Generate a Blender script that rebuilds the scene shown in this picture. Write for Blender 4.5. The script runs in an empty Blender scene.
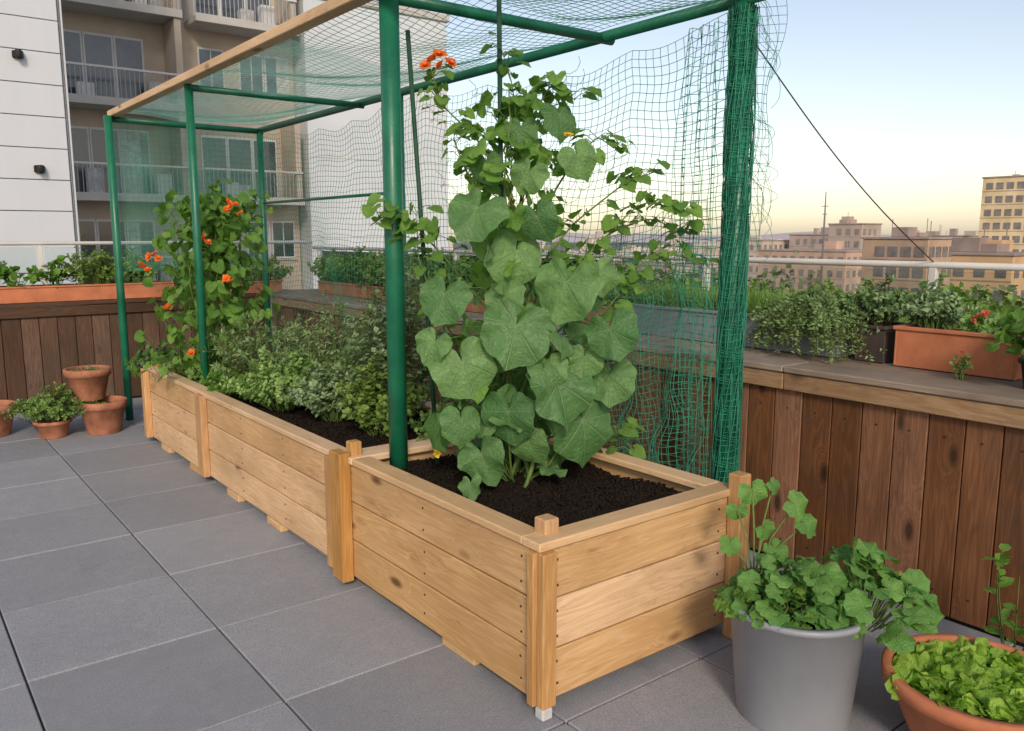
import bpy, math, random
import numpy as np
from mathutils import Vector, Matrix
random.seed(7); rng=np.random.default_rng(7)
S=bpy.context.scene
# ---------------------------------------------------------------- mesh builder
def _cb():
    cs=[(a,b,c) for a in(-1,1) for b in(-1,1) for c in(-1,1)]
    idx={c:i for i,c in enumerate(cs)}; F=[]
    for ax in range(3):
        i,j=[k for k in range(3) if k!=ax]
        for s in(-1,1):
            q=[]
            for (p,r) in((-1,-1),(1,-1),(1,1),(-1,1)):
                c=[0,0,0];c[ax]=s;c[i]=p;c[j]=r;q.append(3*idx[tuple(c)]+ax)
            F.append(q)
    for k in range(3):
        i,j=[m for m in range(3) if m!=k]
        for p in(-1,1):
            for r in(-1,1):
                c1=[0,0,0];c1[k]=-1;c1[i]=p;c1[j]=r;c2=list(c1);c2[k]=1
                a,b=idx[tuple(c1)],idx[tuple(c2)]
                F.append([3*a+i,3*b+i,3*b+j,3*a+j])
    for c in cs: F.append([3*idx[c],3*idx[c]+1,3*idx[c]+2])
    def V(h,ch):
        v=np.zeros((24,3))
        for c,i in idx.items():
            for ax in range(3):
                for k in range(3):
                    v[3*i+ax,k]=c[k]*(h[k] if k==ax else h[k]-ch)
        return v
    t=V((1,1,1),.2); out=[]
    for f in F:
        n=np.cross(t[f[1]]-t[f[0]],t[f[2]]-t[f[0]])
        if np.dot(n,t[f].mean(0))<0: f=f[::-1]
        out.append(f)
    return V,[np.array([f for f in out if len(f)==4]),np.array([f for f in out if len(f)==3])]
CBV,CBF=_cb()
class MB:
    def __init__(s): s.v=[];s.g=[];s.r=[];s.f=[];s.n=0
    def add(s,V,F,mat=0,gc=None,rnd=.5,smooth=False):
        V=np.asarray(V,float);n=len(V)
        s.v.append(V);s.g.append(V if gc is None else np.asarray(gc,float))
        s.r.append(np.full(n,rnd) if np.isscalar(rnd) else np.asarray(rnd))
        for f in (F if isinstance(F,list) else [F]):
            f=np.asarray(f)
            if len(f): s.f.append((f+s.n,mat,smooth))
        s.n+=n
    def box(s,c,size,mat=0,ch=.003,rz=0,rx=0,ry=0,rnd=None):
        h=np.array(size)/2;ch=min(ch,h.min()*.45)
        v=CBV(h,ch); o=np.argsort(-h); g=v[:,o]+rng.uniform(-50,50,3)
        if rz or rx or ry:
            M=np.array((Matrix.Rotation(rz,3,'Z')@Matrix.Rotation(ry,3,'Y')@Matrix.Rotation(rx,3,'X')))
            v=v@M.T
        s.add(v+np.array(c),CBF,mat,g,random.random() if rnd is None else rnd)
    def bb(s,x0,x1,y0,y1,z0,z1,mat=0,ch=.003,rnd=None):
        s.box(((x0+x1)/2,(y0+y1)/2,(z0+z1)/2),(x1-x0,y1-y0,z1-z0),mat,ch,rnd=rnd)
    def tube(s,P,R,k=6,mat=0,rnd=.5,cap=True):
        P=np.asarray(P,float);n=len(P)
        R=np.full(n,R) if np.isscalar(R) else np.asarray(R)
        T=np.gradient(P,axis=0);T/=np.linalg.norm(T,axis=1)[:,None]+1e-9
        up=np.array([0,0,1.]) if abs(T[:,2]).mean()<.85 else np.array([1.,.1,0])
        A=np.cross(T,up);A/=np.linalg.norm(A,axis=1)[:,None]+1e-9
        B=np.cross(T,A)
        th=np.arange(k)*2*math.pi/k
        V=P[:,None]+R[:,None,None]*(np.cos(th)[None,:,None]*A[:,None]+np.sin(th)[None,:,None]*B[:,None])
        L=np.r_[0,np.cumsum(np.linalg.norm(np.diff(P,axis=0),axis=1))]
        G=np.stack([np.repeat(L,k),np.tile(np.cos(th)*.03,n),np.tile(np.sin(th)*.03,n)],1)+rng.uniform(-9,9,3)
        i=np.arange(n-1)[:,None]*k;j=np.arange(k)[None];j2=(j+1)%k
        F=np.stack([(i+j).ravel(),(i+j2).ravel(),(i+k+j2).ravel(),(i+k+j).ravel()],1)
        Fs=[F]
        if cap and k>4: Fs.append(np.array([list(range(k))[::-1]]));Fs.append(np.array([[(n-1)*k+q for q in range(k)]]))
        s.add(V.reshape(-1,3),Fs,mat,G,rnd,smooth=True)
    def lathe(s,prof,c,k=40,mat=0,rnd=.5,wob=0):
        n=len(prof);th=np.arange(k)*2*math.pi/k;pr=np.array(prof,float)
        rr=pr[:,0][:,None]*(1+wob*np.sin(th*2+1)[None])
        V=np.stack([rr*np.cos(th)+c[0],rr*np.sin(th)+c[1],np.repeat(pr[:,1][:,None],k,1)+c[2]],-1).reshape(-1,3)
        i=np.arange(n-1)[:,None]*k;j=np.arange(k)[None];j2=(j+1)%k
        F=np.stack([(i+j).ravel(),(i+j2).ravel(),(i+k+j2).ravel(),(i+k+j).ravel()],1)
        s.add(V,[F],mat,V,rnd,smooth=True)
    def inst(s,tpl,pos,M,sc,mat=0,rnd=None):
        tv,tf=tpl;N=len(pos)
        if N==0:return
        sc=np.asarray(sc,float)
        if sc.ndim==0: sc=np.full(N,sc)
        if sc.ndim==1: sc=np.repeat(sc[:,None],3,1)
        V=np.einsum('nij,nkj->nki',M,tv[None]*sc[:,None,:])+pos[:,None]
        k=len(tv);off=(np.arange(N)*k)
        Fs=[(f[None]+off[:,None,None]).reshape(-1,f.shape[1]) for f in tf]
        if rnd is None: rnd=rng.random(N)
        s.add(V.reshape(-1,3),Fs,mat,np.tile(tv,(N,1)),np.repeat(rnd,k),smooth=True)
    def build(s,name,mats,parent=None):
        me=bpy.data.meshes.new(name)
        V=np.concatenate(s.v);G=np.concatenate(s.g);R=np.concatenate(s.r)
        me.vertices.add(len(V));me.vertices.foreach_set('co',V.ravel())
        tot=np.concatenate([np.full(len(f),f.shape[1]) for f,_,_ in s.f])
        lo=np.concatenate([f.ravel() for f,_,_ in s.f])
        me.loops.add(len(lo));me.loops.foreach_set('vertex_index',lo.astype(np.int32))
        st=np.r_[0,np.cumsum(tot)[:-1]]
        me.polygons.add(len(tot))
        me.polygons.foreach_set('loop_start',st.astype(np.int32))
        me.polygons.foreach_set('loop_total',tot.astype(np.int32))
        me.polygons.foreach_set('material_index',np.concatenate([np.full(len(f),m) for f,m,_ in s.f]).astype(np.int32))
        me.polygons.foreach_set('use_smooth',np.concatenate([np.full(len(f),sm) for f,_,sm in s.f]))
        a=me.attributes.new('gc','FLOAT_VECTOR','POINT');a.data.foreach_set('vector',G.ravel())
        a=me.attributes.new('rnd','FLOAT','POINT');a.data.foreach_set('value',R)
        for m in (mats if isinstance(mats,list) else [mats]): me.materials.append(m)
        me.update(calc_edges=True);me.validate()
        o=bpy.data.objects.new(name,me);S.collection.objects.link(o)
        if parent: o.parent=parent
        return o
# ---------------------------------------------------------------- materials
class NT:
    def __init__(s,name):
        s.m=bpy.data.materials.new(name);s.m.use_nodes=True;s.t=s.m.node_tree;s.t.nodes.clear()
        s.out=s.n('ShaderNodeOutputMaterial')
    def n(s,t,**kw):
        x=s.t.nodes.new(t)
        for k,v in kw.items(): setattr(x,k,v)
        return x
    def l(s,a,b): s.t.links.new(a,b)
    def set(s,node,inp,v):
        if hasattr(v,'is_output'): s.l(v,node.inputs[inp])
        else: node.inputs[inp].default_value=v
    def attr(s,n,o): return s.n('ShaderNodeAttribute',attribute_name=n).outputs[o]
    def math(s,op,a,b=0,c=None,clamp=False):
        x=s.n('ShaderNodeMath',operation=op,use_clamp=clamp);s.set(x,0,a);s.set(x,1,b)
        if c is not None:s.set(x,2,c)
        return x.outputs[0]
    def map(s,v,sc,loc=(0,0,0)):
        x=s.n('ShaderNodeMapping');s.l(v,x.inputs[0]);x.inputs['Scale'].default_value=sc;x.inputs['Location'].default_value=loc;return x.outputs[0]
    def noise(s,v,sc,det=3,ro=.5,dist=0):
        x=s.n('ShaderNodeTexNoise');
        if v is not None:s.l(v,x.inputs['Vector'])
        x.inputs['Scale'].default_value=sc;x.inputs['Detail'].default_value=det;x.inputs['Roughness'].default_value=ro;x.inputs['Distortion'].default_value=dist
        return x.outputs[0]
    def mr(s,v,a,b,c=0,d=1):
        x=s.n('ShaderNodeMapRange');s.l(v,x.inputs[0])
        for i,q in enumerate((a,b,c,d)):x.inputs[i+1].default_value=q
        return x.outputs[0]
    def mix(s,f,a,b,mode='MIX'):
        x=s.n('ShaderNodeMix',data_type='RGBA',blend_type=mode);s.set(x,0,f);s.set(x,6,a);s.set(x,7,b);return x.outputs[2]
    def bump(s,h,st,d=.01):
        x=s.n('ShaderNodeBump');x.inputs['Strength'].default_value=st;x.inputs['Distance'].default_value=d;s.l(h,x.inputs['Height']);return x.outputs[0]
    def pr(s,col,rough=.7,nrm=None,spec=.3,metal=0,out=True):
        x=s.n('ShaderNodeBsdfPrincipled');s.set(x,'Base Color',col);s.set(x,'Roughness',rough);x.inputs['Specular IOR Level'].default_value=spec;x.inputs['Metallic'].default_value=metal
        if nrm is not None:s.l(nrm,x.inputs['Normal'])
        if out:s.l(x.outputs[0],s.out.inputs[0])
        return x.outputs[0]
    def obj(s): return s.n('ShaderNodeTexCoord').outputs['Object']
def plain(name,col,rough=.6,var=.15,sc=8,spec=.3,metal=0,bump=.15):
    m=NT(name);v=m.obj();n=m.noise(v,sc,4,.6)
    f=m.mr(n,.3,.7,1-var,1+var)
    x=m.n('ShaderNodeVectorMath',operation='SCALE');m.set(x,0,col[:3]);m.l(f,x.inputs['Scale'])
    r=m.mr(n,.3,.7,max(0,rough-.1),min(1,rough+.1))
    m.pr(x.outputs[0],r,m.bump(m.noise(v,sc*12,2),bump,.004) if bump else None,spec,metal);return m.m
def wood(name,light,dark,knot,rough=.65,kn=True,contrast=1,var=.25,dirt=.0):
    m=NT(name);g=m.attr('gc','Vector');r=m.attr('rnd','Fac')
    vo=m.n('ShaderNodeTexVoronoi');m.l(m.map(g,(2.2,5.5,5.5)),vo.inputs['Vector']);vo.inputs['Scale'].default_value=1
    d=vo.outputs['Distance']
    base=m.map(g,(1.3,16,16))
    ad=m.n('ShaderNodeVectorMath',operation='ADD');m.l(base,ad.inputs[0])
    w=m.math('POWER',m.mr(d,0,.38,1,0),2)
    cb=m.n('ShaderNodeCombineXYZ');
    for i in range(3): m.l(m.math('MULTIPLY',w,1.7 if kn else 0),cb.inputs[i])
    m.l(cb.outputs[0],ad.inputs[1])
    n1=m.noise(ad.outputs[0],.9,3,.55,.6)
    band=m.math('ABSOLUTE',m.math('SINE',m.math('MULTIPLY',n1,26)))
    fine=m.noise(m.map(g,(5,120,120)),1,3,.6)
    f=m.math('ADD',m.math('MULTIPLY',band,.6*contrast),m.math('MULTIPLY',m.mr(fine,.3,.7),.45*contrast),clamp=True)
    c=m.mix(f,light,dark)
    big=m.noise(m.map(g,(1.5,3,3)),1,3)
    c=m.mix(m.mr(big,.4,.7,0,.6),c,tuple(x*.7 for x in dark[:3])+(1,))
    if kn:
        c=m.mix(m.mr(d,.06,.15,.9,0),c,knot)
        st=m.noise(m.map(g,(2.2,9,9),(4,4,4)),1,5,.8)
        c=m.mix(m.mr(st,.57,.70,0,.65),c,tuple((knot[i]+dark[i]*.6)/1.6 for i in range(3))+(1,))
    x=m.n('ShaderNodeHueSaturation');m.l(c,x.inputs['Color']);m.l(m.mr(r,0,1,1-var,1+var),x.inputs['Value']);m.l(m.mr(r,0,1,1.14,.9),x.inputs['Saturation'])
    c=x.outputs[0]
    if dirt:
        dn=m.noise(m.obj(),3,5,.7);c=m.mix(m.mr(dn,.45,.75,0,dirt),c,(.06,.052,.045,1))
    m.pr(c,rough,m.bump(m.math('ADD',m.math('MULTIPLY',fine,-.6),m.math('MULTIPLY',band,-.3)),.45,.003),.25)
    return m.m
def leafm(name,a,b,vein=(.22,.33,.12,1),kv=4,vs=.6,tr=.28,rough=.48,dry=.0):
    m=NT(name);g=m.attr('gc','Vector');r=m.attr('rnd','Fac')
    c=m.mix(r,a,b)
    n=m.noise(m.obj(),22 if kv else 6,2);c=m.mix(m.mr(n,.35,.7,0,.4),c,tuple(x*.55 for x in a[:3])+(1,))
    s=m.n('ShaderNodeSeparateXYZ');m.l(g,s.inputs[0])
    h=None
    if kv:
        ph=m.math('ARCTAN2',s.outputs[0],s.outputs[1])
        rad=m.math('SQRT',m.math('ADD',m.math('MULTIPLY',s.outputs[0],s.outputs[0]),m.math('MULTIPLY',s.outputs[1],s.outputs[1])))
        q=m.math('MULTIPLY',m.math('ABSOLUTE',m.math('SINE',m.math('MULTIPLY',ph,kv))),rad)
        sec=m.math('ABSOLUTE',m.math('SINE',m.math('MULTIPLY',m.math('SUBTRACT',rad,m.math('MULTIPLY',q,.35)),24)))
        f=m.math('MAXIMUM',m.mr(q,.01,.075,vs,0),m.mr(sec,0,.22,vs*.35,0))
        h=m.math('ADD',m.math('MULTIPLY',f,-1),m.noise(g,9,2))
        c=m.mix(f,c,vein)
    else:
        q=m.math('ABSOLUTE',s.outputs[0]);f=m.mr(q,.0,.06,.35,0);c=m.mix(f,c,vein)
    if dry: c=m.mix(m.mr(r,1-dry,1-dry+.02,0,.75),c,(.33,.27,.06,1))
    p=m.pr(c,rough,m.bump(h,.6,.012) if h is not None else None,.4,out=False)
    t=m.n('ShaderNodeBsdfTranslucent');y=m.mix(1,c,(1.5,1.6,.6,1),'MULTIPLY');m.l(y,t.inputs[0])
    x=m.n('ShaderNodeMixShader');x.inputs[0].default_value=tr;m.l(p,x.inputs[1]);m.l(t.outputs[0],x.inputs[2]);m.l(x.outputs[0],m.out.inputs[0])
    return m.m
def sheet(name,col,al):
    m=NT(name);d=m.n('ShaderNodeBsdfDiffuse');d.inputs[0].default_value=col
    t=m.n('ShaderNodeBsdfTranslucent');t.inputs[0].default_value=col
    mx=m.n('ShaderNodeMixShader');mx.inputs[0].default_value=.5;m.l(d.outputs[0],mx.inputs[1]);m.l(t.outputs[0],mx.inputs[2])
    tp=m.n('ShaderNodeBsdfTransparent');x=m.n('ShaderNodeMixShader')
    n=m.noise(m.obj(),2.2,3,.6);m.l(m.mr(n,.3,.7,al*.75,min(1,al*1.25)),x.inputs[0])
    m.l(tp.outputs[0],x.inputs[1]);m.l(mx.outputs[0],x.inputs[2]);m.l(x.outputs[0],m.out.inputs[0]);return m.m
def glass(name):
    m=NT(name);tp=m.n('ShaderNodeBsdfTransparent');tp.inputs[0].default_value=(.93,.97,.96,1)
    g=m.n('ShaderNodeBsdfGlossy');g.inputs['Roughness'].default_value=.05
    f=m.n('ShaderNodeFresnel');f.inputs[0].default_value=1.4
    x=m.n('ShaderNodeMixShader');m.l(f.outputs[0],x.inputs[0]);m.l(tp.outputs[0],x.inputs[1]);m.l(g.outputs[0],x.inputs[2]);m.l(x.outputs[0],m.out.inputs[0]);return m.m
PINE=wood('pine_wood',(.72,.50,.29,1),(.54,.33,.16,1),(.12,.06,.03,1),.6,var=.14,contrast=.9)
PINE2=wood('pine_cap_wood',(.74,.53,.33,1),(.57,.37,.20,1),(.2,.11,.06,1),.55,var=.08,contrast=.7)
POSTW=wood('corner_post_wood',(.62,.38,.18,1),(.44,.24,.10,1),(.14,.07,.03,1),.6,kn=False,var=.12)
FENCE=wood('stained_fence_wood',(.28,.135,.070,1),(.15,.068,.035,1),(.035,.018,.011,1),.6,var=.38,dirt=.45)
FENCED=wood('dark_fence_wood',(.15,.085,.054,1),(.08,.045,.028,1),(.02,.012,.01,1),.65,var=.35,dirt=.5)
CAPW=wood('weathered_cap_wood',(.40,.33,.27,1),(.27,.215,.17,1),(.08,.05,.035,1),.7,kn=False,var=.15,dirt=.4)
CAPE=wood('cap_edge_wood',(.48,.34,.22,1),(.32,.20,.12,1),(.1,.06,.04,1),.65,var=.12,dirt=.35)
GREEN=plain('green_painted_steel',(.008,.13,.068),.38,.3,5,.5)
NETG=plain('green_net_cord',(.04,.26,.17),.6,.2,5,bump=0)
NETP=plain('pale_net_cord',(.12,.34,.26),.6,.2,5,bump=0)
NETD=plain('dark_net_cord',(.015,.17,.10),.6,.3,5,bump=0)
STAKE=plain('stake_dark_green',(.02,.07,.04),.6,.3,12)
TERRA=plain('terracotta',(.47,.17,.085),.8,.2,7,.2)
TERRAD=plain('terracotta_weathered',(.37,.16,.095),.85,.35,9,.2)
GREYP=plain('grey_plastic_pot',(.26,.275,.305),.42,.1,4,.4,bump=.05)
GREYT=plain('grey_zinc_trough',(.20,.22,.26),.5,.15,4,.4)
DARKP=plain('black_plastic_pot',(.02,.02,.022),.5,.2,6)
METAL=plain('white_metal_foot',(.5,.5,.5),.4,.1,20)
RAILM=plain('pale_rail_metal',(.62,.60,.57),.35,.06,6,.5)
GLASS=glass('railing_glass')
STEM=plain('green_stem',(.12,.19,.05),.6,.3,20,bump=0)
BARK=plain('woody_stem',(.10,.07,.04),.8,.3,20,bump=0)
ROPE=plain('rope_cord',(.045,.04,.04),.8,.2,30,bump=0)
def soilm():
    m=NT('dark_soil');v=m.obj();n=m.noise(v,60,5,.7);n2=m.noise(v,9,3)
    c=m.mix(n,(.008,.006,.005,1),(.045,.032,.024,1));c=m.mix(m.mr(m.noise(v,170,2),.68,.72,0,.7),c,(.16,.13,.10,1))
    m.pr(c,.95,m.bump(m.math('ADD',n,n2),1,.02),.1);return m.m
SOIL=soilm()
def tilem():
    m=NT('paving_slab');v=m.obj();r=m.attr('rnd','Fac')
    n=m.noise(v,170,4,.85);b=m.noise(v,1.6,5,.65);md=m.noise(v,14,5,.65)
    c=m.mix(m.mr(n,.33,.67),(.17,.18,.205,1),(.42,.43,.46,1))
    c=m.mix(m.mr(b,.35,.7,0,.45),c,(.22,.225,.25,1))
    c=m.mix(m.mr(md,.5,.75,0,.35),c,(.38,.385,.41,1))
    c=m.mix(m.mr(m.noise(v,260,2),.62,.68,0,.7),c,(.09,.095,.11,1))
    sp=m.noise(v,3.3,6,.75);c=m.mix(m.mr(sp,.58,.72,0,.4),c,(.14,.14,.15,1))
    x=m.n('ShaderNodeHueSaturation');m.l(c,x.inputs['Color']);m.l(m.mr(r,0,1,.9,1.1),x.inputs['Value'])
    m.pr(x.outputs[0],m.mr(b,.3,.7,.65,.88),m.bump(n,.5,.003),.25);return m.m
TILE=tilem();GROUT=plain('dark_joint',(.04,.042,.046),.9,.3,10)
# ---------------------------------------------------------------- leaf templates
def heart(nr=4,seg=26,cup=.22,rip=.05,jag=.03,pts=None,k=9,fold=.16,asym=0):
    tab=pts or [(0,1.0),(12,.90),(28,.82),(50,.77),(70,.735),(90,.70),(115,.66),(140,.60),(160,.48),(172,.28),(180,.06)]
    an=[math.radians(a) for a,_ in tab];rr=[r for _,r in tab]
    ph=np.linspace(-math.pi,math.pi,seg+1)
    R=np.interp(abs(ph),an,rr)*(1+jag*np.cos(k*ph)+asym*np.sin(ph))
    V=[[0,0,0]]
    for q in range(1,nr+1):
        t=q/nr
        for p,r in zip(ph,R):
            x=math.sin(p)*r*t;y=math.cos(p)*r*t;d=r*t
            z=-cup*d*d+fold*abs(x)-.10*y*y+rip*t*t*math.sin(p*5+.7)*1.2+rip*.5*t**3*math.sin(p*11)+.012*math.cos(p*8)*t
            V.append([x,y,z])
    V=np.array(V);n=seg+1
    T=[[0,1+i+1,1+i] for i in range(seg)]
    Q=[]
    for q in range(nr-1):
        for i in range(seg):
            a=1+q*n+i;Q.append([a,a+1,a+n+1,a+n])
    return V,[np.array(T),np.array(Q)]
SQP=[(0,.93),(8,.87),(24,.80),(38,.82),(50,.86),(58,.83),(75,.73),(92,.74),(108,.77),(118,.72),(140,.64),(160,.48),(172,.26),(180,.05)]
SQP2=[(0,.98),(12,.86),(30,.78),(44,.80),(54,.78),(75,.70),(100,.72),(125,.66),(150,.56),(168,.34),(180,.05)]
SQL=[heart(5,40,.25,.07,.02,SQP,13,.16,.05),heart(5,40,.10,.10,.03,SQP,11,.05,-.06),heart(5,40,.42,.06,.02,SQP2,13,.25,.04),heart(5,40,.2,.12,.03,SQP2,9,.34,-.04)]
HEARTS=[heart(2,12,.25,.05),heart(2,12,.1,.08,fold=.35)]
ROUNDL=heart(3,20,.2,.07,.06,[(0,.86),(40,.84),(80,.82),(120,.76),(150,.66),(168,.4),(180,.1)],10)
ROUND2=heart(3,20,.35,.10,.08,[(0,.86),(40,.84),(80,.82),(120,.76),(150,.66),(168,.4),(180,.1)],8,.35)
LOBED=heart(3,36,.25,.08,.13,[(0,1.0),(25,.72),(45,.85),(70,.62),(95,.72),(130,.5),(160,.4),(180,.06)],14)
RUF=heart(4,36,.35,.17,.09,[(0,.9),(40,.85),(80,.75),(120,.55),(150,.35),(180,.1)],11)
SM=(np.array([[0,0,0],[-.28,.45,.1],[0,.5,-.03],[.28,.45,.1],[0,1,-.12]]),[np.array([[0,2,4,1],[0,3,4,2]])])
OV=(np.array([[0,0,0],[-.33,.3,.08],[-.36,.65,.05],[0,1,-.1],[.36,.65,.05],[.33,.3,.08],[0,.5,-.02]]),[np.array([[0,6,2,1],[0,5,4,6]]),np.array([[6,3,2],[6,4,3]])])
ND=(np.array([[0,0,0],[-.07,.4,.02],[.07,.4,.02],[0,1,0]]),[np.array([[0,2,3,1]])])
BL=(np.array([[-.03,0,0],[.03,0,0],[-.025,.5,.05],[.025,.5,.05],[0,1,.25]]),[np.array([[0,1,3,2]]),np.array([[2,3,4]])])
def nrmz(a): return a/(np.linalg.norm(a,axis=-1,keepdims=True)+1e-9)
def orient(d,n):
    d=nrmz(d);n=nrmz(n-(n*d).sum(-1,keepdims=True)*d);x=np.cross(d,n)
    return np.stack([x,d,n],-1)
def sprigs(mb,c,rx,ry,h,n,L,lps,tpl=SM,droop=.25,spread=1,sm=0,lm=1,sr=.002,wid=1,t0=.2,jit=.9,upn=.5,flat=0):
    c=np.array(c,float)
    an=rng.uniform(0,2*math.pi,n);rad=np.sqrt(rng.random(n))
    b=np.stack([np.cos(an)*rad*rx*.35,np.sin(an)*rad*ry*.35,np.zeros(n)],1)
    o=np.stack([np.cos(an)*rx,np.sin(an)*ry,np.zeros(n)],1)*(rad*rng.uniform(.6,1.05,n))[:,None]*spread
    hh=h*rng.uniform(.6,1.08,n)*(1-.35*rad**2*(1-flat))
    wig=rng.normal(0,.05*h,(n,3))
    def P(t,i=slice(None)):
        t=np.asarray(t)[...,None]
        return c+b[i]+o[i]*t**1.15+wig[i]*np.sin(t*3.0)+np.array([0,0,1.])*(hh[i][:,None]*(t*(1+droop)-droop*t*t*1.0-droop*.9*t**3*(rad[i][:,None])))
    ts=np.linspace(0,1,5)
    pts=np.stack([P(np.full(n,t)) for t in ts],1)
    for i in range(n): mb.tube(pts[i],np.linspace(sr*1.6,sr*.6,5),3,sm)
    idx=np.repeat(np.arange(n),lps);t=rng.uniform(t0,1,len(idx))**.85
    p=P(t,idx);p2=P(t+.03,idx);tan=nrmz(p2-p)
    rd=rng.normal(0,1,(len(idx),3));rd=nrmz(rd-(rd*tan).sum(-1,keepdims=True)*tan)
    d=nrmz(tan*rng.uniform(.15,.7,(len(idx),1))+rd*jit)
    nn=nrmz(tan*.6+np.array([0,0,upn])+rng.normal(0,.35,(len(idx),3)))
    sc=L*rng.uniform(.6,1.15,len(idx))
    tint=np.clip(rng.random(n)[idx]*.6+.5*t*rng.uniform(.4,1,len(idx)),0,1)
    mb.inst(tpl,p+rd*.002,orient(d,nn),np.stack([sc*wid,sc,sc],1),lm,tint)
def petleaves(mb,P0,P1,size,nrm,tipd,tpls,sm=0,lm=1,sr=.003,rnd=None):
    N=len(P0)
    for i in range(N):
        mid=(P0[i]+P1[i])/2+np.array([0,0,.25*np.linalg.norm(P1[i]-P0[i])])
        mb.tube(np.array([P0[i],mid*.9+.1*(P0[i]+P1[i])/2,P1[i]]),[sr,sr*.85,sr*.7],4,sm)
    k=rng.integers(0,len(tpls),N)
    M=orient(tipd,nrm)
    r=rng.random(N) if rnd is None else rnd
    for q in range(len(tpls)):
        s=k==q
        mb.inst(tpls[q],P1[s],M[s],size[s],lm,r[s])
# ---------------------------------------------------------------- camera frame
A=math.radians(37.75);TH=math.radians(8.9);CZ=1.6
Fh=np.array([math.sin(A),math.cos(A),0]);Rt=np.array([math.cos(A),-math.sin(A),0])
cam=bpy.data.cameras.new('camera');co=bpy.data.objects.new('camera',cam);S.collection.objects.link(co)
cam.sensor_width=36;cam.lens=832/1024*36;cam.clip_end=6000;cam.clip_start=.05
co.location=(0,0,CZ)
fw=Vector((Fh[0]*math.cos(TH),Fh[1]*math.cos(TH),-math.sin(TH)));co.rotation_euler=fw.to_track_quat('-Z','Y').to_euler()
S.camera=co
# ---------------------------------------------------------------- terrace floor
m=MB()
T=.69;g=.007
x0=.325-T*14;y0=2.60-T*12
for i in range(22):
    for j in range(26):
        xa=x0+i*T;ya=y0+j*T
        if xa>3.46 or ya>8.7: continue
        m.bb(xa+g/2,min(xa+T-g/2,3.47),ya+g/2,min(ya+T-g/2,8.72),-.04,rng.uniform(-.0015,.0015),0,.004)
m.bb(x0,4.4,y0,9.9,-.3,-.012,1,.001)
m.build('terrace_pavement',[TILE,GROUT])
# ---------------------------------------------------------------- planters
def planter(name,xa,xb,ya,yb,h,stubs,battens,feet):
    m=MB();b=.035;zs=[.045,.225,.405,h-.03]
    for k in range(3):
        z0,z1=zs[k]+.003,zs[k+1]-.003
        for x in(xa+b/2,xb-b/2):
            m.bb(x-b/2,x+b/2,ya+b,yb-b,z0,z1,0,.004)
        for y in(ya+b/2,yb-b/2):
            m.bb(xa+.002,xb-.002,y-b/2,y+b/2,z0,z1,0,.004)
    w=.095
    m.bb(xa-.015,xa-.015+w,ya+w-.015,yb-w+.015,h-.03,h,1,.005)
    m.bb(xb+.015-w,xb+.015,ya+w-.015,yb-w+.015,h-.03,h,1,.005)
    m.bb(xa-.015,xb+.015,ya-.015,ya-.015+w-.002,h-.0305,h+.001,1,.005)
    m.bb(xa-.015,xb+.015,yb+.017-w,yb+.015,h-.0305,h+.001,1,.005)
    for (x,y,z0,z1,s) in stubs: m.bb(x-s/2,x+s/2,y-s/2,y+s/2,z0,z1,2,.005)
    for (x,y,sx,sy,z0,z1) in battens: m.bb(x-sx/2,x+sx/2,y-sy/2,y+sy/2,z0,z1,2,.004)
    for (x,y,sx,sy) in feet: m.bb(x-sx/2,x+sx/2,y-sy/2,y+sy/2,0,.043,0,.003)
    for x in (xa+.075,xb-.09):
        for z in (.1,.18,.27,.36,.45,.54):
            m.box((x+rng.uniform(-.004,.004),ya-.0005,z),(.008,.004,.008),3,.001)
    for y in np.arange(ya+.1,yb,.62):
        for z in (.1,.18,.27,.36,.45,.54): m.box((xa-.0005,y+rng.uniform(-.004,.004),z),(.004,.008,.008),3,.001)
    m.bb(xa+b+.001,xb-b-.001,ya+b+.001,yb-b-.001,.06,h-.13,4,.001)
    o=m.build(name,[PINE,PINE2,POSTW,ROPE,SOIL])
    s=MB();nx,ny=50,int(50*(yb-ya)/(xb-xa))
    X,Y=np.meshgrid(np.linspace(xa+b,xb-b,nx),np.linspace(ya+b,yb-b,ny))
    Z=h-.075+.012*np.sin(X*9+Y*5)+.01*np.sin(Y*13-X*4)+rng.normal(0,.004,X.shape)
    V=np.stack([X,Y,Z],-1).reshape(-1,3);i=np.arange(ny-1)[:,None]*nx;j=np.arange(nx-1)[None];q=(i+j).ravel()
    s.add(V,[np.stack([q,q+1,q+nx+1,q+nx],1)],0,smooth=True)
    N=int(2600*(yb-ya));p=np.stack([rng.uniform(xa+b,xb-b,N),rng.uniform(ya+b,yb-b,N),np.full(N,h-.07)],1)
    p[:,2]+=.012*np.sin(p[:,0]*9+p[:,1]*5)+.01*np.sin(p[:,1]*13-p[:,0]*4)
    oc=(np.array([[1,0,0],[-1,0,0],[0,1,0],[0,-1,0],[0,0,1],[0,0,-1.]]),[np.array([[0,2,4],[2,1,4],[1,3,4],[3,0,4],[2,0,5],[1,2,5],[3,1,5],[0,3,5]])])
    s.inst(oc,p,orient(rng.normal(0,1,(N,3)),rng.normal(0,1,(N,3))),rng.uniform(.003,.013,(N,3)),0)
    s.build('soil',[SOIL],o)
    return o
PH=.615
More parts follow.
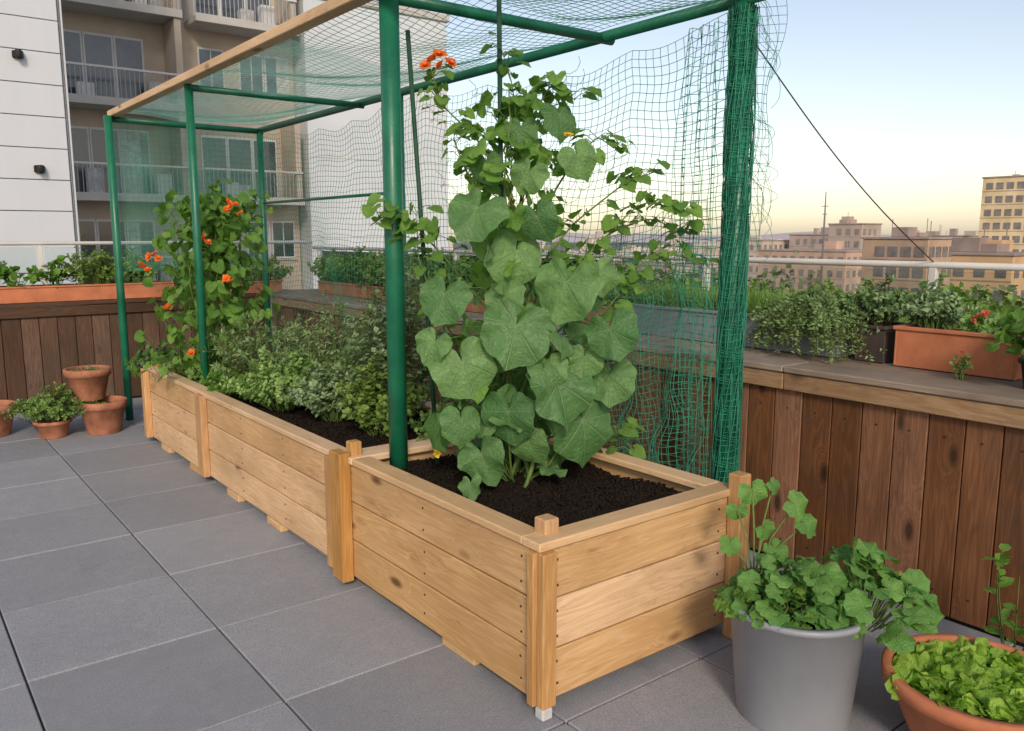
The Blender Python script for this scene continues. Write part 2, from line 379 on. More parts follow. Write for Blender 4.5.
planter('wooden_raised_planter',1.65,2.65,1.98,3.36,PH,
  [(1.735,2.05,PH-.1,PH+.05,.062),(2.635,1.945,.0,PH+.065,.065),(1.68,3.34,PH-.1,PH+.065,.055),(2.60,3.31,PH-.05,PH+.05,.055)],
  [(1.664,1.962,.060,.036,.045,PH-.031),(1.635,1.998,.030,.036,.045,PH-.032),(1.62,3.365,.055,.11,.03,PH+.02),],
  [(1.75,2.5,.16,.22),(2.55,2.5,.16,.22),(2.55,2.1,.1,.1),(1.8,3.2,.2,.1)])
m=MB();m.box((1.66,1.97,.022),(.045,.045,.043),0,.006);m.build('metal_planter_foot',[METAL])
planter('wooden_raised_planter',1.66,2.64,3.40,6.80,PH-.015,
  [(1.72,6.73,PH-.1,PH+.02,.06)],
  [(1.637,5.40,.045,.11,.045,PH-.03),(1.637,6.74,.045,.08,.045,PH-.03),(1.637,3.49,.045,.07,.045,PH-.03)],
  [(1.74,4.3,.16,.2),(1.74,4.95,.16,.2),(1.74,5.7,.16,.2),(1.74,6.4,.16,.2),(2.5,5,.16,.2)])
# ---------------------------------------------------------------- pergola frame
m=MB()
ZT=2.6
def post(x,y,z0,z1,r,k=16): m.tube([(x,y,z0),(x,y,(z0+z1)/2),(x,y,z1)],r,k,0)
post(1.83,3.2,.5,ZT+.1,.042);post(1.80,5.80,.5,ZT-.02,.027);post(1.72,7.7,0,ZT-.02,.032)
post(3.05,7.8,0,ZT-.02,.03);post(3.07,2.35,0,ZT+.02,.045);post(3.05,5.2,0,ZT-.02,.02)
def beam(a,b,r,k=12): m.tube([a,tuple((np.array(a)+np.array(b))/2),b],r,k,0)
beam((1.75,3.2,ZT-.02),(3.12,3.2,ZT-.02),.026);beam((1.78,5.8,ZT-.04),(3.08,5.8,ZT-.04),.022);beam((1.7,7.75,ZT-.04),(3.08,7.8,ZT-.04),.026)
beam((3.06,2.25,ZT-.01),(3.06,7.85,ZT-.03),.028);beam((1.9,2.3,ZT+.02),(3.12,2.33,ZT+.02),.028)
beam((3.05,5.2,1.9),(3.05,7.8,1.9),.012)
m.box((1.775,4.95,ZT+.005),(.075,5.7,.05),1,.004)
m.build('green_pergola_frame',[GREEN,PINE2])
# ---------------------------------------------------------------- netting
def net(mb,f,nu,nv,r,mat=0,sub=1,k=3):
    for u in np.linspace(0,1,nu):
        t=np.linspace(0,1,nv*sub);mb.tube(f(np.full_like(t,u),t),r,k,mat,cap=False)
    for v in np.linspace(0,1,nv):
        t=np.linspace(0,1,nu*sub);mb.tube(f(t,np.full_like(t,v)),r,k,mat,cap=False)
def sidenet(u,v):
    y=2.36+u*5.4;sag=.10*np.abs(np.sin(u*math.pi*2.07))*(1-v)**2
    z=ZT-.05-sag-v*2.12*(1-.03*np.sin(u*9))
    x=3.03+.05*np.sin(u*23+v*3)*v+.03*np.sin(v*7+u*11)-.09*np.sin(v*math.pi)*np.sin(u*5)
    y=y+.025*np.sin(v*9+u*14)+.008*np.sin(z*22+u*40)
    return np.stack([x,y,z+.010*np.sin(u*60+v*7)-.03*np.abs(np.sin(u*math.pi*9))*(1-v)],-1)
m=MB();net(m,sidenet,118,48,.0016,0)
def drape(u,v):
    y=2.42+u*1.35+.03*np.sin(u*38)-.12*v*u;z=1.75-.55*u**1.5*(1-v)-v*1.35
    x=2.96+.055*np.sin(u*34+1.5*np.sin(v*4))*(.4+v)+.02*np.sin(v*18+u*7)
    return np.stack([x,y+.012*np.sin(v*30+u*9),z+.015*np.sin(u*17)],-1)
net(m,drape,56,40,.0014,0)
def drape2(u,v):
    y=2.38+u*.22+.015*np.sin(u*20);z=2.5-v*2.1;x=3.0+.03*np.sin(u*20+2*np.sin(v*5))
    return np.stack([x,y+.05*np.sin(v*5)*u,z],-1)
net(m,drape2,12,54,.0015,0)
def roof(u,v):
    y=2.2+u*5.6;x=1.78+v*1.3
    z=ZT+.03-.10*np.sin(v*math.pi)*np.abs(np.sin((u*5.6-.95)/2.3*math.pi))**.7+.012*np.sin(x*9+y*6)
    return np.stack([x+.015*np.sin(y*9),y+.015*np.sin(x*14),z],-1)
net(m,roof,122,29,.0017,2)
def back(u,v):
    return np.stack([1.75+u*1.3,7.8+.03*np.sin(u*14+v*4),ZT-.05-v*1.4],-1)
net(m,back,28,30,.0013,0)
for k in range(60):
    z=np.linspace(.30,2.56,50);ph=k*2*math.pi/60+z*1.1+.25*np.sin(z*6+k);rr=.053+.007*np.sin(z*rng.uniform(6,12)+k)+.006*rng.random()
    m.tube(np.stack([3.07+rr*np.cos(ph),2.35+rr*np.sin(ph),z],-1),.0024,3,int(rng.integers(0,2)),cap=False)
for k in range(110):
    z0=.32+k*.0203;ph=np.linspace(0,2*math.pi,14);rr=.058+.005*np.sin(ph*3+k)
    m.tube(np.stack([3.07+rr*np.cos(ph),2.35+rr*np.sin(ph),z0+.012*np.sin(ph+k)],-1),.002,3,0,cap=False)
for k in range(30):
    n=14;t=np.linspace(0,1,n);z0=rng.uniform(1.7,2.62);L=rng.uniform(.08,.3)
    ox,oy=rng.uniform(.02,.10),rng.uniform(-.09,.0)
    p=np.stack([3.10+ox*np.sin(t*2.2)+.008*np.sin(t*15+k),2.30+oy*np.sin(t*2.5)+.008*np.cos(t*12+k),z0-L*t],-1);m.tube(p,.0011,3,0,cap=False)
def frill(u,v):
    return np.stack([3.1+.10*u*(1-.5*v)+.02*np.sin(v*14),2.32-.07*u*(1-.6*v)+.02*np.sin(v*9+u*4),2.6-v*1.05],-1)
net(m,frill,5,30,.0013,0)
m.build('green_garden_netting',[NETG,NETD,NETP])
def grid(mb,f,nu,nv,mat=0):
    U,V=np.meshgrid(np.linspace(0,1,nu),np.linspace(0,1,nv));P=f(U.ravel(),V.ravel())
    i=np.arange(nv-1)[:,None]*nu;j=np.arange(nu-1)[None];q=(i+j).ravel()
    mb.add(P,[np.stack([q,q+1,q+nu+1,q+nu],1)],mat,smooth=True)
m=MB();grid(m,lambda u,v:roof(.36+u*.64,v)-np.array([0,0,.012]),60,20,0)
grid(m,lambda u,v:back(u,v*.9)+np.array([0,.01,0]),20,20,1)
m.build('shade_cloth',[sheet('shade_cloth_white',(.55,.82,.70,1),.34),sheet('shade_cloth_green',(.12,.45,.33,1),.28)])
m=MB();t=np.linspace(0,1,20);a=np.array([3.1,2.3,2.40]);b=np.array([4.3,2.05,1.46])
P=a+(b-a)*t[:,None];P[:,2]-=.06*np.sin(t*math.pi);m.tube(P,.0032,5,0);m.build('guy_rope',[ROPE])
# ---------------------------------------------------------------- fences
FX=3.45;FY=8.70
def fence_y(name,mat):
    m=MB();y=-2.5
    while y<FY-.02:
        w=.148+rng.uniform(-.006,.006)
        m.bb(FX+rng.uniform(-.002,.002),FX+.022,y,min(y+w-.005,FY),.02,.868,0,.003)
        for z in (.12,.78):
            m.box((FX-.002,y+w*.5,z),(.004,.007,.007),3,.001)
        y+=w
    m.bb(FX+.024,FX+.05,-2.5,FY,.0,.86,3,.001)
    yy=-2.5
    for L in (2.9,1.9,2.3,2.2,2.2):
        e=min(yy+L,FY+.6);m.bb(FX-.035,FX-.005,yy+.002,e-.002,.872,.952,2,.004)
        m.bb(FX-.045,FX+.18,yy+.002,e-.002,.955,.985,1,.005)
        m.bb(FX+.185,FX+.42,yy+.3,e+.298,.953,.982,1,.005);m.bb(FX+.425,FX+.72,yy+.1,e+.098,.954,.983,1,.005);yy+=L
    m.bb(FX+.6,FX+.75,-2.5,9.6,-.3,.95,3,.005)
    return m.build(name,mat)
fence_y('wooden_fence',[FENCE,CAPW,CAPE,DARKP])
m=MB();x=-7.5
while x<FX-.06:
    w=.15+rng.uniform(-.008,.008);m.bb(x,min(x+w-.006,FX-.05),FY+rng.uniform(-.003,.003),FY+.022,.02,.85,0,.003);x+=w
m.bb(-7.5,FX-.05,FY+.025,FY+.05,0,.86,3,.001)
m.bb(-7.5,FX-.05,FY-.03,FY-.004,.855,.95,2,.004)
m.bb(-7.5,FX-.05,FY-.045,FY+.55,.953,.985,1,.005)
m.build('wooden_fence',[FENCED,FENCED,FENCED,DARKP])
m=MB()
m.tube([(4.3,-2.5,1.45),(4.3,3,1.45),(4.3,9.45,1.45)],.018,10,0)
for y in np.arange(-2.3,9.5,1.45): m.bb(4.28,4.32,y-.02,y+.02,.9,1.435,0,.003)
for y in np.arange(-2.3,8,1.45): m.bb(4.297,4.303,y+.04,y+1.41,.99,1.42,1,.001)
m.build('glass_railing',[RAILM,GLASS])
m=MB()
m.tube([(-7.5,9.45,1.52),(0,9.45,1.52),(4.28,9.45,1.52)],.02,10,0)
for x in np.arange(-7.3,4.2,1.45): m.bb(x-.02,x+.02,9.43,9.47,.9,1.5,0,.003)
for x in np.arange(-7.3,2.8,1.45): m.bb(x+.04,x+1.41,9.447,9.453,.99,1.48,1,.001)
m.build('glass_railing',[RAILM,GLASS])
# ---------------------------------------------------------------- pots
def potprof(rt,rb,h,rim=.03,lip=.012,th=.014):
    return [(0,.0),(rb*.98,0),(rb,.006),(rt-.004,h-rim),(rt+lip,h-rim+.002),(rt+lip+.002,h-.004),(rt+lip-.004,h),(rt-th+.002,h),(rt-th,h-.01),(rt-th-.004,h-.05),(0,h-.045)]
def pot(name,c,rt,rb,h,mat,rim=.03,lip=.012):
    m=MB();pr=potprof(rt,rb,h,rim,lip);m.lathe(pr[:-1],c,44,0)
    m.lathe([(rt-.02,h-.052),(rt*.6,h-.04),(0.001,h-.035)],c,30,1);return m.build(name,[mat,SOIL])
pot('terracotta_pot',(1.44,7.34,0),.175,.125,.27,TERRAD,.06)
pot('terracotta_pot',(1.37,7.46,.265),.165,.115,.26,TERRAD,.06)
pot('terracotta_pot',(1.08,7.42,0),.13,.10,.14,TERRAD,.03)
pot('terracotta_pot',(.70,7.75,0),.17,.12,.26,TERRAD,.06)
pot('black_pot',(1.84,7.17,0),.125,.10,.52,DARKP,.03)
GP=(2.36,1.49);pot('grey_pot',(GP[0],GP[1],0),.222,.185,.395,GREYP,.022,.008)
TP=(2.60,1.0);pot('terracotta_bowl',(TP[0],TP[1],0),.265,.17,.26,TERRA,.045,.014)
def trough(name,x0,x1,y0,y1,z0,h,mat):
    m=MB();t=.012
    m.bb(x0,x1,y0,y0+t,z0,z0+h-.02,0,.004);m.bb(x0,x1,y1-t,y1,z0,z0+h-.02,0,.004)
    m.bb(x0+.001,x0+t,y0+t,y1-t,z0,z0+h-.02,0,.002);m.bb(x1-t,x1-.001,y0+t,y1-t,z0,z0+h-.02,0,.002)
    m.bb(x0-.01,x0+.016,y0-.01,y1+.01,z0+h-.019,z0+h,0,.006);m.bb(x1-.016,x1+.01,y0-.01,y1+.01,z0+h-.019,z0+h,0,.006)
    m.bb(x0+.017,x1-.017,y0-.0095,y0+.016,z0+h-.019,z0+h-.0005,0,.005);m.bb(x0+.017,x1-.017,y1-.016,y1+.0095,z0+h-.019,z0+h-.0005,0,.005)
    m.bb(x0+t+.001,x1-t-.001,y0+t+.001,y1-t-.001,z0+.005,z0+h-.035,1,.003)
    return m.build(name,[mat,SOIL])
LZ=.987
trough('grey_planter_trough',3.84,4.10,2.28,3.75,LZ,.185,GREYT)
trough('dark_planter_box',3.86,4.1,2.05,2.20,LZ,.18,plain('dark_brown_planter',(.06,.045,.04),.6))
trough('terracotta_planter_trough',3.84,4.10,1.45,1.99,LZ,.19,TERRA)
trough('terracotta_planter_trough',3.86,4.10,5.3,8.4,LZ,.13,TERRAD)
trough('terracotta_planter_trough',3.86,4.10,3.85,5.1,LZ,.15,TERRAD)
trough('terracotta_planter_trough',-1.5,2.5,8.76,9.02,LZ,.15,TERRA)
trough('terracotta_planter_trough',2.62,3.6,8.76,9.02,LZ,.13,TERRAD)
pot('black_pot',(3.72,1.30,LZ),.09,.07,.12,DARKP,.02,.006)
# ---------------------------------------------------------------- plants
L_SQ=leafm('squash_leaf',(.075,.19,.06,1),(.17,.32,.105,1),(.28,.42,.18,1),4,.45,.28)
L_SY=leafm('young_squash_leaf',(.12,.27,.045,1),(.23,.42,.08,1),(.32,.46,.16,1),4,.4,.38)
L_BE=leafm('bean_leaf',(.08,.21,.03,1),(.20,.38,.06,1),(.26,.4,.12,1),4,.4,.32)
L_PO=leafm('pumpkin_leaf',(.08,.23,.045,1),(.20,.40,.09,1),(.32,.47,.20,1),4,.4,.28,dry=.03)
L_HB=leafm('herb_leaf',(.08,.19,.035,1),(.22,.36,.08,1),kv=0,tr=.22)
L_LH=leafm('oregano_leaf',(.17,.32,.07,1),(.36,.52,.18,1),kv=0,tr=.25)
L_RO=leafm('rosemary_leaf',(.09,.19,.06,1),(.26,.36,.15,1),kv=0,tr=.12)
L_SG=leafm('sage_leaf',(.13,.23,.10,1),(.29,.40,.21,1),kv=0,tr=.18)
L_DK=leafm('dark_shrub_leaf',(.035,.10,.025,1),(.10,.20,.05,1),kv=0,tr=.15)
L_HG=leafm('hedge_leaf',(.10,.19,.03,1),(.26,.38,.08,1),kv=0,tr=.22)
L_JU=leafm('juniper_leaf',(.09,.18,.06,1),(.23,.35,.13,1),kv=0,tr=.15)
L_LT=leafm('lettuce_leaf',(.20,.40,.035,1),(.42,.60,.10,1),(.45,.6,.2,1),4,.3,.35)
L_GR=leafm('grass_blade',(.10,.24,.04,1),(.28,.44,.10,1),kv=0,tr=.2)
ORG=leafm('orange_petal',(.75,.13,.015,1),(.85,.22,.03,1),(.9,.35,.05,1),0,tr=.3)
RED=leafm('coral_petal',(.65,.12,.07,1),(.75,.2,.12,1),(.8,.3,.2,1),0,tr=.3)
YEL=leafm('yellow_petal',(.7,.45,.03,1),(.8,.6,.05,1),(.9,.7,.1,1),0)
def flowers(mb,P,mat,s=.03):
    for p in P:
        k=7;a=np.arange(k)*2*math.pi/k+rng.random();n0=nrmz(np.array([-Fh[0]*.5+rng.normal(0,.5),-Fh[1]*.5+rng.normal(0,.5),.7]))
        e1=nrmz(np.cross(n0,[0,0,1.]));e2=np.cross(n0,e1)
        d=np.cos(a)[:,None]*e1+np.sin(a)[:,None]*e2+n0*.5
        mb.inst(OV,np.repeat(np.array(p)[None],k,0),orient(d,np.repeat(n0[None],k,0)),s*rng.uniform(.6,1.2,k),mat)
        mb.inst(OV,np.repeat((np.array(p)+n0*.004)[None],k,0),orient(d*.6+n0*.6,np.repeat(n0[None],k,0)),s*.6*rng.uniform(.8,1.2,k),mat)
# main climbing squash
C=np.array([2.15,2.75,0])
m=MB();D=-Fh
for q in range(5):
    t=np.linspace(0,1,24);z=.52+t*(1.66-.12*q);ph=t*9+q*1.3
    P=np.stack([C[0]+(.03+.05*(1-t))*np.cos(ph)+.05*np.sin(t*4+q),C[1]+(.03+.05*(1-t))*np.sin(ph)+.05*np.cos(t*3+q),z],-1);m.tube(P,np.linspace(.010,.003,24),5,0)
big=[(0,1.46,.24),(.19,1.34,.26),(0,1.17,.27),(.36,1.18,.20),(-.21,1.03,.25),(.16,.94,.28),(-.03,.84,.23),(.27,.76,.29),(-.14,.66,.21),(.38,.97,.20),
 (-.15,1.63,.23),(-.28,1.31,.2),(.17,2.02,.16),(.24,1.86,.16),(.08,1.62,.17),(.33,1.40,.17),(-.32,1.14,.15),(.05,1.80,.15),(-.12,1.84,.14),(.12,1.05,.15),(-.22,.82,.17),(-.05,1.32,.16),(.02,1.98,.13),(.27,1.08,.15),(.05,.72,.17)]
P1=[];P0=[];sz=[];nr=[];td=[]
for (a,z,w) in big:
    dep=rng.uniform(.14,.32) if z<1.7 else rng.uniform(.05,.18)
    p=C+Rt*a+D*dep+np.array([0,0,z+.32*w]);P1.append(p);P0.append(C+Rt*a*.2+np.array([0,0,z-.10]));sz.append(w/1.45)
    nr.append(D*1+np.array([0,0,rng.uniform(.25,1.2)])+Rt*(rng.normal(0,.32)+.8*a));td.append(np.array([0,0,-1])+D*rng.uniform(0,.5)+Rt*(rng.normal(0,.4)+a*.8))
petleaves(m,np.array(P0),np.array(P1),np.array(sz),np.array(nr),np.array(td),SQL,0,1,.0035)
P1=[];P0=[];sz=[];nr=[];td=[]
N=150
for i in range(N):
    z=.62+rng.random()**.95*1.52;f=(z-.6)/1.6;an=rng.uniform(0,2*math.pi);rad=rng.uniform(.08,.42)*(1-.55*f)
    o=np.array([math.cos(an),math.sin(an),0]);p=C+o*rad+np.array([0,0,z]);P1.append(p);P0.append(C+np.array([0,0,max(.53,z-.14)])+o*.02)
    sz.append(rng.uniform(.045,.11)*(1.15-.4*f));nr.append(o*.7+np.array([0,0,rng.uniform(.3,1.2)])+rng.normal(0,.4,3));td.append(o*.6+np.array([0,0,-.7])+rng.normal(0,.5,3))
P0,P1,sz,nr,td=map(np.array,(P0,P1,sz,nr,td))
up=P1[:,2]>1.35+rng.normal(0,.2,N)
petleaves(m,P0[up],P1[up],sz[up],nr[up],td[up],SQL,0,4,.003);up=~up
petleaves(m,P0[up],P1[up],sz[up],nr[up],td[up],SQL,0,1,.003)
def shoot(path,nl,s,leafmat=4,tp=HEARTS):
    path=np.array(path,float);t=np.linspace(0,1,len(path));tt=np.linspace(0,1,18)
    P=np.stack([np.interp(tt,t,path[:,k]) for k in range(3)],1);P[1:-1]=(P[:-2]+P[1:-1]*2+P[2:])/4
    m.tube(P,np.linspace(.005,.002,18),4,0)
    q=rng.uniform(.1,1,nl);b=np.stack([np.interp(q,tt,P[:,k]) for k in range(3)],1)
    o=rng.normal(0,1,(nl,3));o[:,2]=abs(o[:,2])*.5;e=b+nrmz(o)*rng.uniform(.02,.10,(nl,1))
    petleaves(m,b,e,s*rng.uniform(.55,1.25,nl),o*.4+np.array([0,0,.8])+D*.5+rng.normal(0,.2,(nl,3)),o*np.array([1,1,.2])+np.array([0,0,-.5]),tp,0,leafmat,.002)
def lp(a,z,d=0): return C+Rt*a-D*d+np.array([0,0,z])
shoot([lp(.05,1.2,.1),lp(.3,1.5,.2),lp(.55,1.75,.2),lp(.75,1.70,.2)],38,.052)
shoot([lp(.05,1.4,.1),lp(.25,1.65,.2),lp(.48,1.83,.2),lp(.6,1.87,.2)],32,.045)
shoot([lp(.1,1.1,.1),lp(.4,1.4,.2),lp(.7,1.52,.3),lp(.85,1.47,.3)],32,.045)
shoot([lp(.1,1.3,.1),lp(.4,1.6,.3),lp(.6,1.68,.3),lp(.8,1.6,.35)],30,.045)
shoot([lp(.1,.9,.1),lp(.35,1.2,.2),lp(.5,1.4,.2),lp(.6,1.35,.2)],24,.05)
shoot([lp(-.05,1.2,.05),lp(-.3,1.5,.1),lp(-.5,1.72,.1),lp(-.62,1.64,.1)],30,.05)
shoot([lp(0,1.7,0),lp(-.15,1.98,0),lp(-.3,2.12,0),lp(-.34,2.25,0)],34,.04)
shoot([lp(0,1.8,0),lp(.08,2.1,0),lp(.14,2.2,0),lp(.24,2.14,0)],34,.048)
shoot([lp(0,1.8,0),lp(.0,2.1,0),lp(-.02,2.22,0),lp(-.06,2.34,0)],30,.04)
shoot([lp(0,1.5,0),lp(-.2,1.85,0),lp(-.26,2.0,0),lp(-.2,2.05,0)],26,.045)
shoot([lp(0,1.5,0),lp(.2,1.85,0),lp(.33,2.0,0),lp(.4,1.95,0)],24,.045)
shoot([lp(-.05,.9,.05),lp(-.3,1.2,.1),lp(-.42,1.5,.1),lp(-.42,1.7,.1)],26,.055)
shoot([lp(.1,.7,.1),lp(.35,.75,.2),lp(.5,.68,.2),lp(.55,.6,.2)],10,.055)
for k in range(18):
    t=np.linspace(0,1,14);a0=rng.uniform(-.35,.4);z0=rng.uniform(1.4,2.25);P=np.stack([lp(a0+.12*x*math.copysign(1,a0)+.02*math.cos(x*14),z0+.12*x+.02*math.sin(x*14),-.05) for x in t]);m.tube(P,.0012,3,0,cap=False)
for k in range(14):
    an=rng.uniform(0,6.28);o=np.array([math.cos(an),math.sin(an),0]);m.tube([C+o*.02+np.array([0,0,.53]),C+o*.15+np.array([0,0,.62]),C+o*.22+np.array([0,0,.72+.1*rng.random()])],.005,4,0)
flowers(m,[lp(-.34,2.29),lp(-.31,2.31),lp(-.27,2.28),lp(-.36,2.27),lp(-.30,2.27)],2,.036)
flowers(m,[lp(-.33,.70,-.12),lp(.2,1.98,-.15)],3,.026)
m.build('climbing_squash_plant',[STEM,L_SQ,ORG,YEL,L_SY])
m=MB()
m.tube([(2.10,2.80,.5),(2.12,2.81,1.6),(2.10,2.80,2.75)],.010,8,0)
m.tube([(1.99,3.12,.5),(1.95,3.15,1.5),(1.90,3.17,2.45)],.010,8,0)
m.build('plant_support_stake',[STAKE])
# runner bean at far end
C2=np.array([2.03,6.2,0]);m=MB()
for q in range(7):
    t=np.linspace(0,1,16);a=q*.9;P=np.stack([C2[0]+.25*np.cos(a)*(1-.3*t)+.04*np.sin(t*9+q),C2[1]+.25*np.sin(a)*(1-.3*t)+.04*np.cos(t*8+q),.52+t*(1.3-.08*q)],-1);m.tube(P,np.linspace(.008,.003,16),4,0)
N=720;z=.60+rng.random(N)**.9*1.28;f=(z-.6)/1.28;an=rng.uniform(0,2*math.pi,N);rad=rng.uniform(.10,.56,N)*(1-.42*f)*(1+.2*np.sin(an*3+z*6))
o=np.stack([np.cos(an),np.sin(an),0*an],1);P1=C2+o*rad[:,None]+z[:,None]*np.array([0,0,1.]);P0=P1-o*.06-np.array([0,0,.07])
petleaves(m,P0,P1,rng.uniform(.035,.08,N),o*.7+np.array([0,0,.7])+rng.normal(0,.4,(N,3)),o*.5+np.array([0,0,-.6])+rng.normal(0,.5,(N,3)),HEARTS,0,1,.002)
cs=C2+np.array([0,0,1.6])
for k in range(14):
    e=C2+np.array([rng.uniform(-.38,.42),rng.uniform(-.38,.35),rng.uniform(1.6,2.0)]);shoot([cs-np.array([0,0,.3]),(cs+e)/2,e],16,.042,1)
fl=[]
for (a,z) in ((.24,1.76),(.28,1.79),(.26,1.82),(.34,1.74),(.31,1.80),(-.26,1.47),(-.24,1.44),(-.30,1.45),(-.35,1.38),(-.32,1.36),(-.37,1.4),(.22,1.3),(.25,1.28),(.1,1.55),(.08,1.58),(-.05,.78),(-.2,1.1)): fl.append(C2+Rt*a+D*.38+np.array([0,0,z]))
flowers(m,fl,2,.036)
m.build('runner_bean_plant',[STEM,L_BE,ORG])
def bush(name,specs,mats):
    m=MB()
    for s in specs: sprigs(m,**s)
    return m.build(name,mats)
SZ=PH-.085
bush('rosemary_bush',[dict(c=(2.12,5.45,SZ),rx=.36,ry=.42,h=.60,n=120,L=.042,lps=44,tpl=ND,wid=2,droop=.15,sr=.002)],[BARK,L_RO])
bush('rosemary_bush',[dict(c=(2.36,5.0,SZ),rx=.30,ry=.34,h=.66,n=90,L=.042,lps=44,tpl=ND,wid=2,droop=.15)],[BARK,L_RO])
bush('oregano_plant',[dict(c=(2.0,4.92,SZ),rx=.27,ry=.34,h=.38,n=120,L=.028,lps=32,tpl=OV,droop=.2)],[STEM,L_LH])
bush('sage_plant',[dict(c=(2.12,4.42,SZ),rx=.24,ry=.26,h=.40,n=90,L=.036,lps=28,tpl=OV,wid=.75)],[STEM,L_SG])
bush('thyme_plant',[dict(c=(2.38,4.6,SZ),rx=.26,ry=.28,h=.56,n=110,L=.024,lps=38,tpl=SM)],[STEM,L_HB])
bush('bay_shrub',[dict(c=(2.34,4.12,SZ),rx=.26,ry=.26,h=.98,n=95,L=.045,lps=36,tpl=SM,wid=1.2,droop=.05,spread=.85)],[BARK,L_SG])
bush('basil_plant',[dict(c=(2.14,3.95,SZ),rx=.2,ry=.22,h=.44,n=70,L=.036,lps=26,tpl=OV)],[STEM,L_HG])
bush('parsley_plant',[dict(c=(1.90,5.5,SZ),rx=.16,ry=.34,h=.18,n=90,L=.035,lps=14,tpl=OV)],[STEM,L_BE])
bush('marjoram_plant',[dict(c=(1.9,6.1,SZ),rx=.2,ry=.45,h=.22,n=100,L=.034,lps=16,tpl=OV)],[STEM,L_HB])
bush('mint_plant',[dict(c=(2.3,3.5,SZ),rx=.2,ry=.16,h=.28,n=50,L=.03,lps=20,tpl=OV)],[STEM,L_HB])
bush('boxwood_plant',[dict(c=(1.08,7.42,.09),rx=.29,ry=.29,h=.36,n=150,L=.022,lps=30,tpl=OV,droop=.5)],[BARK,L_HB])
bush('potted_shrub',[dict(c=(1.84,7.17,.46),rx=.2,ry=.2,h=.3,n=40,L=.05,lps=14,tpl=OV,droop=.4)],[BARK,L_DK])
bush('seedling_plant',[dict(c=(1.37,7.46,.48),rx=.12,ry=.12,h=.07,n=14,L=.03,lps=4,tpl=SM)],[STEM,L_DK])
m=MB()
for x in np.arange(-1.3,2.4,.34):
    if .75<x<1.5: sprigs(m,(x,8.9,1.09),.2,.14,.30,16,.085,7,tpl=OV,droop=.3,sr=.003,lm=2)
    else: sprigs(m,(x,8.9,1.07),.26,.2,rng.uniform(.40,.54),90,.034,24,tpl=OV,droop=.3)
m.build('ledge_hedge',[STEM,L_HG,L_BE])
bush('ledge_hedge',[dict(c=(x,8.95,1.07),rx=.24,ry=.2,h=rng.uniform(.3,.4),n=70,L=.034,lps=22,tpl=OV) for x in (2.75,3.1,3.5)],[STEM,L_HG])
m=MB()
for y in np.arange(5.4,8.5,.33): sprigs(m,(3.98,y,1.07),.2,.26,rng.uniform(.30,.48),70,.034,22,tpl=OV,droop=.3,lm=int(rng.integers(1,3)))
m.build('ledge_hedge',[STEM,L_HG,L_HB])
m=MB()
for y in np.arange(3.95,5.1,.25): sprigs(m,(3.98,y,1.09),.18,.22,rng.uniform(.22,.32),70,.026,22,tpl=SM,droop=.3)
m.build('ledge_herb_plant',[STEM,L_HG])
def grass(name,c,rx,ry,h,n,mat,wd=1.6):
    m=MB();p=np.array(c)+np.stack([rng.uniform(-rx,rx,n),rng.uniform(-ry,ry,n),np.zeros(n)],1)
    d=rng.normal(0,.28,(n,3));d[:,2]=1;nn=rng.normal(0,1,(n,3));s=h*rng.uniform(.5,1.1,n)
    m.inst(BL,p,orient(d,nn),np.stack([s*wd*.4,s,s],1),0);return m.build(name,[mat])
grass('ornamental_grass',(3.98,3.15,1.12),.10,.58,.20,3000,L_GR)
m=MB();sprigs(m,(3.92,2.44,1.15),.28,.28,.20,190,.028,60,tpl=ND,droop=1.2,wid=3,sm=0)
sprigs(m,(3.83,2.42,1.13),.20,.30,.085,170,.026,60,tpl=ND,droop=4.0,wid=3)
sprigs(m,(3.96,2.15,1.15),.18,.18,.27,70,.028,36,tpl=SM,droop=.5,wid=1)
m.build('trailing_juniper',[BARK,L_JU])
m=MB();sprigs(m,(3.98,1.88,1.15),.14,.14,.24,60,.036,24,tpl=SM,droop=.4);sprigs(m,(3.98,1.64,1.15),.12,.14,.10,50,.036,14,tpl=OV,droop=.5,lm=2)
flowers(m,[(3.92+rng.uniform(-.03,.05),1.66+rng.uniform(-.05,.05),1.24+rng.uniform(-.02,.02)) for _ in range(6)],3,.024)
m.build('flowering_trough_plant',[STEM,L_SG,L_LH,RED])
m=MB();sprigs(m,(3.74,1.30,1.06),.2,.2,.36,34,.06,11,tpl=OV,droop=.5,sr=.003);m.build('potted_shrub',[STEM,L_BE])
m=MB();sprigs(m,(3.70,1.62,.985),.05,.05,.14,9,.024,9,tpl=OV,droop=.2,lm=1);flowers(m,[(3.70,1.62,1.10),(3.72,1.60,1.07),(3.69,1.64,1.06)],2,.014);m.build('small_flower_seedling',[STEM,L_LH,RED])
# pumpkin plant in grey pot
m=MB();c=np.array([GP[0],GP[1],.365])
def canopy(c,N,R,h,s0,s1,tps,pw=.6,lm=1,sr=.003):
    an=rng.uniform(0,2*math.pi,N);rad=R*rng.random(N)**pw
    o=np.stack([np.cos(an),np.sin(an),0*an],1);z=h*(1-.75*(rad/R)**2)*rng.uniform(.45,1.1,N)
    P1=c+o*rad[:,None]+z[:,None]*np.array([0,0,1.]);P0=c+o*rad[:,None]*.35
    petleaves(m,P0,P1,rng.uniform(s0,s1,N),o*.5*(rad/R)[:,None]+np.array([0,0,1.])-Fh*.35+rng.normal(0,.3,(N,3)),o+np.array([0,0,-.15])+rng.normal(0,.5,(N,3)),tps,0,lm,sr)
canopy(c,90,.22,.17,.026,.055,[ROUNDL,ROUND2])
canopy(c+Rt*.21-np.array([0,0,.04]),60,.23,.24,.042,.078,[ROUNDL,ROUND2,SQL[1]])
canopy(c-Rt*.08,130,.18,.12,.018,.034,[LOBED],lm=2)
